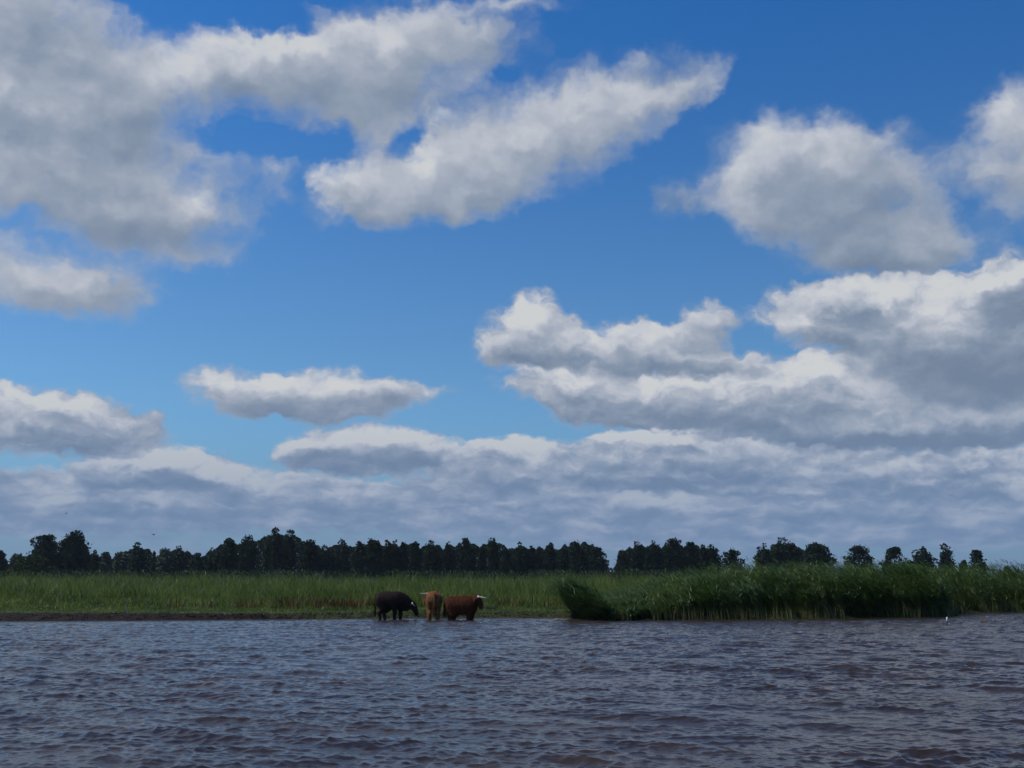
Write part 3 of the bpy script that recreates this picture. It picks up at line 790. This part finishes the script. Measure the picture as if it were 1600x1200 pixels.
def fur_mat(name, c1, c2, rough=.6):
    m, t, out = material(name)
    pos = t.node('ShaderNodeTexCoord').outputs['Object']
    n = t.noise(t.v('MULTIPLY', pos, (9, 9, 3)), 1.6, 4, .6)
    col = t.mix(t.ramp(n, .3, .7), (*c1, 1), (*c2, 1))
    b = principled(t, col, rough, .12)
    b.inputs['Sheen Weight'].default_value = 0.0
    bp = t.node('ShaderNodeBump'); bp.inputs['Strength'].default_value = .5; bp.inputs['Distance'].default_value = .02
    t.l.new(n, bp.inputs['Height']); t.l.new(bp.outputs[0], b.inputs['Normal'])
    t.l.new(b.outputs[0], out.inputs[0])
    return m
def fur(me, r, n, length, zmin, width=.0075, flat=.32):
    """locks of hair hanging from the skin"""
    me.calc_loop_triangles()
    V = np.empty(len(me.vertices) * 3); me.vertices.foreach_get("co", V); V = V.reshape(-1, 3)
    T = np.empty(len(me.loop_triangles) * 3, dtype=np.int32); me.loop_triangles.foreach_get("vertices", T); T = T.reshape(-1, 3)
    A, B, D = V[T[:, 0]], V[T[:, 1]], V[T[:, 2]]
    nrm = np.cross(B - A, D - A); ar = np.linalg.norm(nrm, axis=1); nrm /= ar[:, None] + 1e-12
    idx = r.choice(len(T), n, p=ar / ar.sum()); u, v = r.random(n), r.random(n); fl = u + v > 1; u[fl] = 1 - u[fl]; v[fl] = 1 - v[fl]
    P = A[idx] + (B - A)[idx] * u[:, None] + (D - A)[idx] * v[:, None]; N = nrm[idx]
    ok = P[:, 2] > zmin; P, N = P[ok], N[ok]; n = len(P)
    down = np.array([0, 0, -1.0]) - N * (N @ np.array([0, 0, -1.0]))[:, None]
    L = length * r.uniform(.4, 1.2, n)[:, None]
    d1 = down * .8 + N * flat + r.normal(size=(n, 3)) * .16
    P1 = P + d1 * L * .5; P2 = P1 + (d1 * .5 + np.array([0, 0, -.6])) * L * .5
    side = np.cross(N, d1); side /= np.linalg.norm(side, axis=1)[:, None] + 1e-9; side *= width * r.uniform(.6, 1.3, n)[:, None]
    VV = np.stack([P - side, P + side, P1 + side * .8, P1 - side * .8, P2], 1).reshape(-1, 3)
    o = np.arange(n)[:, None] * 5
    loops = np.concatenate([o + [[0, 1, 2, 3]], o + [[3, 2, 4]]], 1).ravel()
    tot = np.tile([4, 3], n)
    return np_mesh("coat", VV, loops, np.concatenate([[0], np.cumsum(tot)[:-1]]), tot)
horn_white = simple_mat("horn", (.50, .45, .35), (.64, .60, .50), 9, .4, .5)
hoof_mat = simple_mat("hoof", (.02, .018, .016), (.04, .035, .03), 9, .5, .4)
eye_mat = simple_mat("eye", (.008, .006, .005), None, 9, .15, .6)
nose_mat = simple_mat("muzzle_skin", (.02, .015, .014), (.04, .03, .028), 9, .4, .5)
def horn_mesh(pts, rad):
    V, Q = tube(pts, rad, 10)
    return quads_mesh("horn", np.array(V), np.array(Q), True)
def curve_pts(p, n=10):
    """Bezier through 4 control points"""
    p = [Vector(q) for q in p]; out = []
    for i in range(n + 1):
        t_ = i / n; a = 1 - t_
        out.append(tuple(p[0] * a ** 3 + p[1] * 3 * a * a * t_ + p[2] * 3 * a * t_ * t_ + p[3] * t_ ** 3))
    return out
def ball(name, c, rad, mat, parent):
    bm = bmesh.new(); bmesh.ops.create_icosphere(bm, subdivisions=2, radius=1)
    for v in bm.verts: v.co = Vector((v.co.x * rad[0] + c[0], v.co.y * rad[1] + c[1], v.co.z * rad[2] + c[2]))
    me = bpy.data.meshes.new(name); bm.to_mesh(me); bm.free()
    for f in me.polygons: f.use_smooth = True
    return link(name, me, mat, parent)
def rot(c, yaw, pts, z0=0):
    s_, co = math.sin(yaw), math.cos(yaw)
    return [((p[0] - c[0]) * co - (p[1] - c[1]) * s_ + c[0], (p[0] - c[0]) * s_ + (p[1] - c[1]) * co + c[1], p[2]) for p in pts]
def cow(label, loc, yaw, spec, mat, seed):
    root = bpy.data.objects.new("highland_cow", None); C.objects.link(root)
    root.location = loc; root.rotation_euler = (0, 0, yaw)
    tagt(root, label, "cow", "cattle standing at the water's edge")
    me = chain_body("body", spec['chains'])
    body = link("body", me, mat, root)
    r = np.random.default_rng(seed)
    n, L, zm = spec['fur']
    link("coat", fur(me, r, n, L, zm), mat, root)
    for h in spec['horns']: 
        pts = curve_pts(h['p']); k = len(pts)
        link("horn", horn_mesh(pts, [h['r'] * (1 - .93 * (i / (k - 1)) ** 1.1) for i in range(k)]), horn_white, root)
    for e in spec['eyes']: ball("eye", e, (.022, .022, .022), eye_mat, root)
    ball("nose", spec['nose'][0], spec['nose'][1], nose_mat, root)
    for (x, y, z) in spec['hooves']:
        V, Q = tube([(x - .01, y, z + .09), (x + .01, y, z + .05), (x + .03, y, z)], [.045, .055, .065], 10)
        V = V + [(x + .03, y, z)]; 
        mh = quads_mesh("hoof", np.array(V), np.array(Q), True); link("hoof", mh, hoof_mat, root)
    if 'tuft' in spec:
        a, b_, w_ = spec['tuft']
        P = np.linspace(a, b_, 7); rr_ = np.random.default_rng(seed + 5)
        base = P[rr_.integers(0, 6, 260)] + rr_.normal(size=(260, 3)) * w_ * .5
        v, l, tt, an = ribbons(base, rr_.uniform(0, 6.28, 260), rr_.uniform(.12, .26, 260), np.full(260, .012), np.full(260, 2.9), np.full(260, .15), rr_.random(260), segs=2)
        m_ = np_mesh("tail_tuft", v, l, np.concatenate([[0], np.cumsum(tt)[:-1]]), tt); link("tail_tuft", m_, mat, root)
    return root
def legs_chain(fx, rx, y, zb, zs, sp=.0, th=1.0, zf=0.0):
    """front and hind leg on one side; fx, rx hoof positions; zb belly level"""
    f = [((fx - .02, y, zb + .22), (.13 * th, .10 * th, .17)), ((fx, y, zb - .02), .085 * th), ((fx + .01, y, .26), .062 * th), ((fx, y, .20), .058 * th), ((fx, y, .06), .050 * th), ((fx + .02, y, .015), .058 * th)]
    h = [((rx + .10, y, zb + .30), (.20 * th, .12 * th, .24)), ((rx + .13, y, zb + .05), (.15 * th, .10 * th, .12)), ((rx + .04, y, zb - .06), .088 * th), ((rx - .05, y, .33), .060 * th), ((rx - .01, y, .18), .050 * th), ((rx, y, .06), .048 * th), ((rx + .02, y, .015), .056 * th)]
    return [f, h]
# -- black cow, side on, head lowered to the right (+x is the way it faces)
black_fur = fur_mat("black_coat", (.017, .010, .008), (.042, .022, .017), .6)
zt = 1.27
ch = [
 [((.17, 0, .90), (.185, .28, .34)), ((.42, 0, .89), (.26, .32, .375)), ((.75, 0, .86), (.26, .35, .40)), ((1.00, 0, .87), (.25, .31, .40)), ((1.20, 0, .82), (.20, .25, .36))],
 [((1.08, 0, .96), (.20, .20, .29)), ((1.33, 0, .83), (.17, .17, .30)), ((1.54, 0, .71), (.13, .14, .215))],      # neck
 [((1.20, 0, .60), (.17, .17, .19)), ((1.42, 0, .55), (.09, .07, .12))],                                         # dewlap / brisket
 [((1.62, 0, .70), (.16, .135, .16)), ((1.72, 0, .55), (.135, .115, .135)), ((1.80, 0, .38), (.10, .085, .10)), ((1.84, 0, .29), (.088, .08, .075))],  # head
 [((.02, 0, 1.16), (.05, .04, .06)), ((-.02, 0, .95), .030), ((-.03, .01, .60), .026), ((-.02, .02, .40), .024)],   # tail
 [((1.60, -.11, .72), (.03, .05, .03)), ((1.57, -.23, .68), (.035, .04, .018))],
 [((1.60, .11, .72), (.03, .05, .03)), ((1.57, .23, .68), (.035, .04, .018))],                                    # ears
 [((.62, 0, .52), (.10, .09, .09)), ((.56, 0, .42), (.05, .05, .06))],
]
for k in legs_chain(.86, .22, -.15, .50, 0, th=1.22): ch.append(k)
for k in legs_chain(1.09, .40, .15, .50, 0, th=1.22): ch.append(k)
spec = dict(chains=ch, fur=(9000, .085, .1), nose=((1.875, 0, .285), (.045, .055, .04)), eyes=[(1.75, -.098, .55), (1.75, .098, .55)],
            hooves=[(.86, -.15, 0), (1.09, .15, 0), (.22, -.15, 0), (.40, .15, 0)], tuft=((-.02, .02, .62), (-.03, .02, .30), .03),
            horns=[dict(p=[(1.66, -.09, .76), (1.61, -.20, .78), (1.66, -.28, .71), (1.80, -.27, .62)], r=.036),
                   dict(p=[(1.66, .09, .76), (1.61, .20, .78), (1.66, .28, .71), (1.80, .27, .62)], r=.036)])
bx, by = ground_point(586.5, 968.2)
cow("black cow standing sideways in the shallows, head lowered to the right", (bx, by, -.03), R(0), spec, black_fur, 1)

# -- tan cow seen from behind, head turned to the left
tan_fur = fur_mat("tan_coat", (.14, .054, .019), (.34, .160, .062), .7)
ch = [
 [((.14, 0, .92), (.17, .30, .27)), ((.42, 0, .88), (.25, .36, .34)), ((.75, 0, .86), (.25, .37, .37)), ((1.00, 0, .88), (.24, .31, .37)), ((1.20, .02, .88), (.19, .25, .31))],
 [((1.05, .02, 1.00), (.22, .20, .24)), ((1.32, .08, 1.02), (.17, .16, .20)), ((1.48, .17, 1.05), (.14, .14, .16))],
 [((1.22, .02, .68), (.15, .16, .17)), ((1.42, .10, .70), (.08, .07, .12))],
 [((1.52, .20, 1.07), (.13, .13, .13)), ((1.64, .27, .95), (.10, .10, .11)), ((1.76, .34, .82), (.08, .08, .085)), ((1.80, .36, .76), (.07, .07, .065))],
 [((1.44, .28, 1.07), (.03, .06, .03)), ((1.40, .40, 1.03), (.035, .05, .02))],
 [((.0, 0, 1.13), (.06, .045, .06)), ((-.06, 0, .98), .034), ((-.07, .0, .75), .028), ((-.06, .03, .50), .026)],
]
for k in legs_chain(.98, .16, -.17, .48, 0, th=1.12): ch.append(k)
for k in legs_chain(1.06, .22, .19, .48, 0, th=1.12): ch.append(k)
spec = dict(chains=ch, fur=(16000, .13, .12), nose=((1.82, .37, .74), (.045, .05, .04)), eyes=[(1.62, .37, .97), (1.70, .19, .97)],
            hooves=[(.98, -.17, 0), (1.06, .19, 0), (.16, -.17, 0), (.22, .19, 0)], tuft=((-.07, .02, .80), (-.05, .08, .34), .05),
            horns=[dict(p=[(1.46, .26, 1.15), (1.42, .40, 1.14), (1.42, .50, 1.15), (1.46, .64, 1.17)], r=.042),
                   dict(p=[(1.56, .12, 1.12), (1.62, -.02, 1.10), (1.66, -.10, 1.10), (1.74, -.18, 1.12)], r=.038)])
tx, ty = ground_point(678.5, 968.5)
cow("tan shaggy cow seen from behind with its tail hanging, between the other two", (tx, ty, -.03), R(96), spec, tan_fur, 2)

# -- rusty long-haired cow, side on, head up to the right
red_fur = fur_mat("rusty_coat", (.050, .014, .006), (.17, .056, .021), .7)
ch = [
 [((.17, 0, .75), (.19, .27, .27)), ((.42, 0, .70), (.26, .32, .33)), ((.75, 0, .68), (.26, .34, .36)), ((1.00, 0, .69), (.24, .31, .36)), ((1.14, 0, .70), (.17, .25, .32))],
 [((1.02, 0, .80), (.22, .20, .26)), ((1.22, 0, .84), (.18, .17, .24)), ((1.36, -.02, .92), (.14, .14, .17))],
 [((1.12, 0, .52), (.14, .16, .17)), ((1.26, 0, .60), (.10, .09, .18))],
 [((1.38, -.02, .96), (.15, .14, .13)), ((1.47, -.04, .84), (.11, .115, .11)), ((1.53, -.06, .71), (.08, .08, .09)), ((1.545, -.065, .64), (.075, .078, .065))],
 [((.0, 0, .94), (.05, .045, .06)), ((-.05, 0, .78), .034), ((-.06, 0, .5), .034), ((-.05, 0, .26), .030)],
 [((1.33, -.15, .96), (.04, .06, .03)), ((1.28, -.27, .91), (.04, .05, .02))],
 [((1.33, .13, .96), (.04, .06, .03)), ((1.28, .25, .91), (.04, .05, .02))],
]
for k in legs_chain(1.00, .18, -.16, .36, 0, th=1.15): ch.append(k)
for k in legs_chain(1.14, .34, .16, .36, 0, th=1.15): ch.append(k)
spec = dict(chains=ch, fur=(20000, .18, .10), nose=((1.575, -.07, .62), (.045, .055, .04)), eyes=[(1.50, -.15, .86), (1.50, .07, .86)],
            hooves=[(1.00, -.16, 0), (1.14, .16, 0), (.18, -.16, 0), (.34, .16, 0)], tuft=((-.05, 0, .74), (-.05, 0, .22), .075),
            horns=[dict(p=[(1.42, -.12, 1.04), (1.44, -.30, 1.03), (1.60, -.40, 1.01), (1.88, -.40, .98)], r=.050),
                   dict(p=[(1.42, .10, 1.04), (1.44, .28, 1.03), (1.58, .38, 1.01), (1.80, .38, 1.00)], r=.046)])
rx_, ry_ = ground_point(697, 968.3)
cow("rusty red shaggy cow standing sideways with raised head and white horns", (rx_, ry_, -.03), R(0), spec, red_fur, 3)

# ------------------------------------------------------------------ birds
bird_mat = simple_mat("dark_feathers", (.02, .02, .022), (.05, .05, .055), 6, .7, .2)
def bird(px, py, D, span, yaw, bank, dihedral, label):
    x = D * (px - 800) / F_PX; d = direction(px, py); z = CAM_H + d.z / d.y * D; x = d.x / d.y * D
    root = bpy.data.objects.new("bird", None); C.objects.link(root); root.location = (x, D, z); root.rotation_euler = (0, bank, yaw)
    tagt(root, label, "bird", "birds in flight far off")
    b_ = span
    me = chain_body("body", [[((-.26 * b_, 0, .0), (.05 * b_, .045 * b_, .014 * b_)), ((-.1 * b_, 0, 0), .055 * b_), ((.08 * b_, 0, 0), .062 * b_), ((.17 * b_, 0, .012 * b_), .042 * b_), ((.24 * b_, 0, .01 * b_), .012 * b_)]], .012 * b_, 2)
    link("body", me, bird_mat, root)
    for s_ in (-1, 1):
        V = []; Q = []
        st = [(0.03, 0, .11), (.10, .18, .12), (.06, .34, .09), (-.10, .5, .01)]
        for k, (cx, yy, ch_) in enumerate(st):
            zz = math.sin(dihedral) * yy * b_ * (1 if yy < .2 else 1.0) - .25 * max(0, yy - .25) * b_
            for (dx, dz) in ((ch_, .0), (0, .012), (-ch_, 0), (0, -.008)):
                V.append(((cx + dx) * b_, s_ * yy * b_, zz + dz * b_))
        for k in range(3):
            for j in range(4): Q.append((k * 4 + j, k * 4 + (j + 1) % 4, k * 4 + 4 + (j + 1) % 4, k * 4 + 4 + j))
        Q.append((0, 1, 2, 3)); Q.append((12, 15, 14, 13))
        link("wing", quads_mesh("wing", np.array(V), np.array(Q), True), bird_mat, root)
bird(240.5, 835.5, 150, .80, R(60), R(-22), R(24), "dark bird in flight just above the lone grey-green tree")
bird(103.5, 802, 230, .75, R(35), R(10), R(30), "tiny dark bird in flight high above the biggest left tree")
bird(525.5, 189.5, 330, .60, R(20), R(-10), R(20), "faint speck of a bird high up against the big grey cloud")

# ------------------------------------------------------------------ things in the water and on the bank
def stake(name, px, py, z0, h, rad, lean, mats, label, cat, cap=0.0):
    x, y = ground_point(px, py)
    root = bpy.data.objects.new(name, None); C.objects.link(root); root.location = (x, y, z0); root.rotation_euler = (0, lean, 0)
    tagt(root, label, cat)
    hs = h - cap
    V, Q = tube([(0, 0, -.4), (.004, 0, hs * .5), (0, .003, hs), (0, .003, hs + .002)], [rad, rad * .95, rad * .9, .002], 8)
    link("shaft", quads_mesh("shaft", np.array(V), np.array(Q), True), mats[0], root)
    if cap:
        V, Q = tube([(0, .003, hs - .01), (0, .003, hs + .01), (0, .003, hs + cap * .6), (0, .003, h), (0, .003, h + .004)], [rad * .7, rad * 1.25, rad * 1.3, rad * .8, .002], 8)
        link("cap", quads_mesh("cap", np.array(V), np.array(Q), True), mats[1], root)
wood = simple_mat("wet_wood", (.022, .017, .014), (.05, .04, .032), 14, .6, .4, .3)
white_paint = simple_mat("white_paint", (.66, .66, .66), (.78, .78, .76), 20, .5, .4)
pale_wood = simple_mat("bleached_wood", (.26, .22, .19), (.42, .37, .33), 12, .8, .2, .3)
stake("stake", 1479.5, 976.5, 0, .31, .026, R(5), (wood, white_paint), "short dark stake with a white top standing in the water off the reeds", "stake", cap=.16)
stake("stake", 1494, 962, 0, .14, .03, R(-4), (wood, wood), "dark stub of a stake in the water by the reed bed's corner", "stake")
stake("stake", 1551.5, 970.5, 0, .09, .018, R(8), (pale_wood, wood), "short pale stake tip above the water, nearest the right edge", "stake")
# driftwood, lying low
def branch(name, items, loc, mat, label, cat, rotz=0):
    me = tubes_mesh(name, items); o = link(name, me, mat); o.location = loc; o.rotation_euler = (0, 0, rotz); tagt(o, label, cat)
x, y = ground_point(1538, 973)
branch("driftwood", [([(-.32, 0, -.02), (-.1, .03, .035), (.12, 0, .03), (.34, -.03, -.03)], [.02, .045, .04, .015]), ([(0, .02, .03), (.05, .1, .09), (.12, .14, .10)], [.025, .018, .006])],
       (x, y, 0), simple_mat("red_driftwood", (.09, .035, .025), (.16, .08, .06), 12, .6, .4), "small reddish brown lump of driftwood floating in the water", "driftwood")
x, y = ground_point(196, 967)
branch("stick", [([(.06, 0, -.1), (.02, 0, .12), (-.05, 0, .30), (-.09, .02, .42)], [.022, .020, .016, .008])], (x, y + .15, float(ground_z(np.array([x]), np.array([y + .15]))[0])),
       pale_wood, "bleached stick poking up from the dark mud bank", "stick")
x, y = ground_point(760, 958, .1)
branch("fallen_branch", [([(-.35, 0, .05), (-.1, 0, .10), (.2, 0, .08), (.45, .05, .04)], [.02, .035, .03, .012]), ([(.0, 0, .09), (.1, -.1, .16), (.24, -.18, .15)], [.02, .014, .005])],
       (x, y, float(ground_z(np.array([x]), np.array([y]))[0])), wood, "dark branch lying on the bank just right of the rusty cow", "branch")
# crumbled clods of mud at the foot of the bank
n = 4200; xx = rng.uniform(-30, 4, n); w_ = np.clip(53.0 - shore(xx), .8, 4); yy = shore(xx) + rng.uniform(-.02, 1.0, n) * w_
base = np.stack([xx, yy, ground_z(xx, yy)], -1); s_ = rng.uniform(.015, .05, n)[:, None]
oct_ = np.array([(1, 0, 0), (0, 1, 0), (-1, 0, 0), (0, -1, 0), (0, 0, .8), (0, 0, -.6)])
V = base[:, None, :] + oct_[None] * s_[:, None, :] * rng.uniform(.6, 1.4, (n, 6, 1))
F = np.array([(0, 1, 4), (1, 2, 4), (2, 3, 4), (3, 0, 4), (1, 0, 5), (2, 1, 5), (3, 2, 5), (0, 3, 5)])
L = (F[None] + (np.arange(n) * 6)[:, None, None]).reshape(-1)
me = np_mesh("mud_clods", V.reshape(-1, 3), L, np.arange(0, len(L), 3), np.full(len(L) // 3, 3))
tagt(link("mud_clods", me, simple_mat("clod", (.006, .004, .0035), (.044, .026, .021), 1.7, .75, .3)), "crumbled dark brown mud clods along the waterline", "mud", kind="stuff")

# ------------------------------------------------------------------ thin summer haze over the polder
HAZE = 0.00006
m = bpy.data.materials.new("haze"); m.use_nodes = True; m.node_tree.nodes.clear(); t = NT(m.node_tree)
out = t.node('ShaderNodeOutputMaterial'); pv = t.node('ShaderNodeVolumePrincipled')
pv.inputs['Color'].default_value = (.70, .84, 1, 1); pv.inputs['Density'].default_value = HAZE; pv.inputs['Anisotropy'].default_value = .2
t.l.new(pv.outputs[0], out.inputs['Volume'])
bm = bmesh.new(); bmesh.ops.create_cube(bm, size=1)
for v in bm.verts: v.co = Vector((v.co.x * 8400, 3200 + v.co.y * 7900, 10.0 + v.co.z * 25.0))
me = bpy.data.meshes.new("haze"); bm.to_mesh(me); bm.free()
tagt(link("haze", me, m), "thin pale summer haze over the far meadow and trees", "haze", kind="stuff")
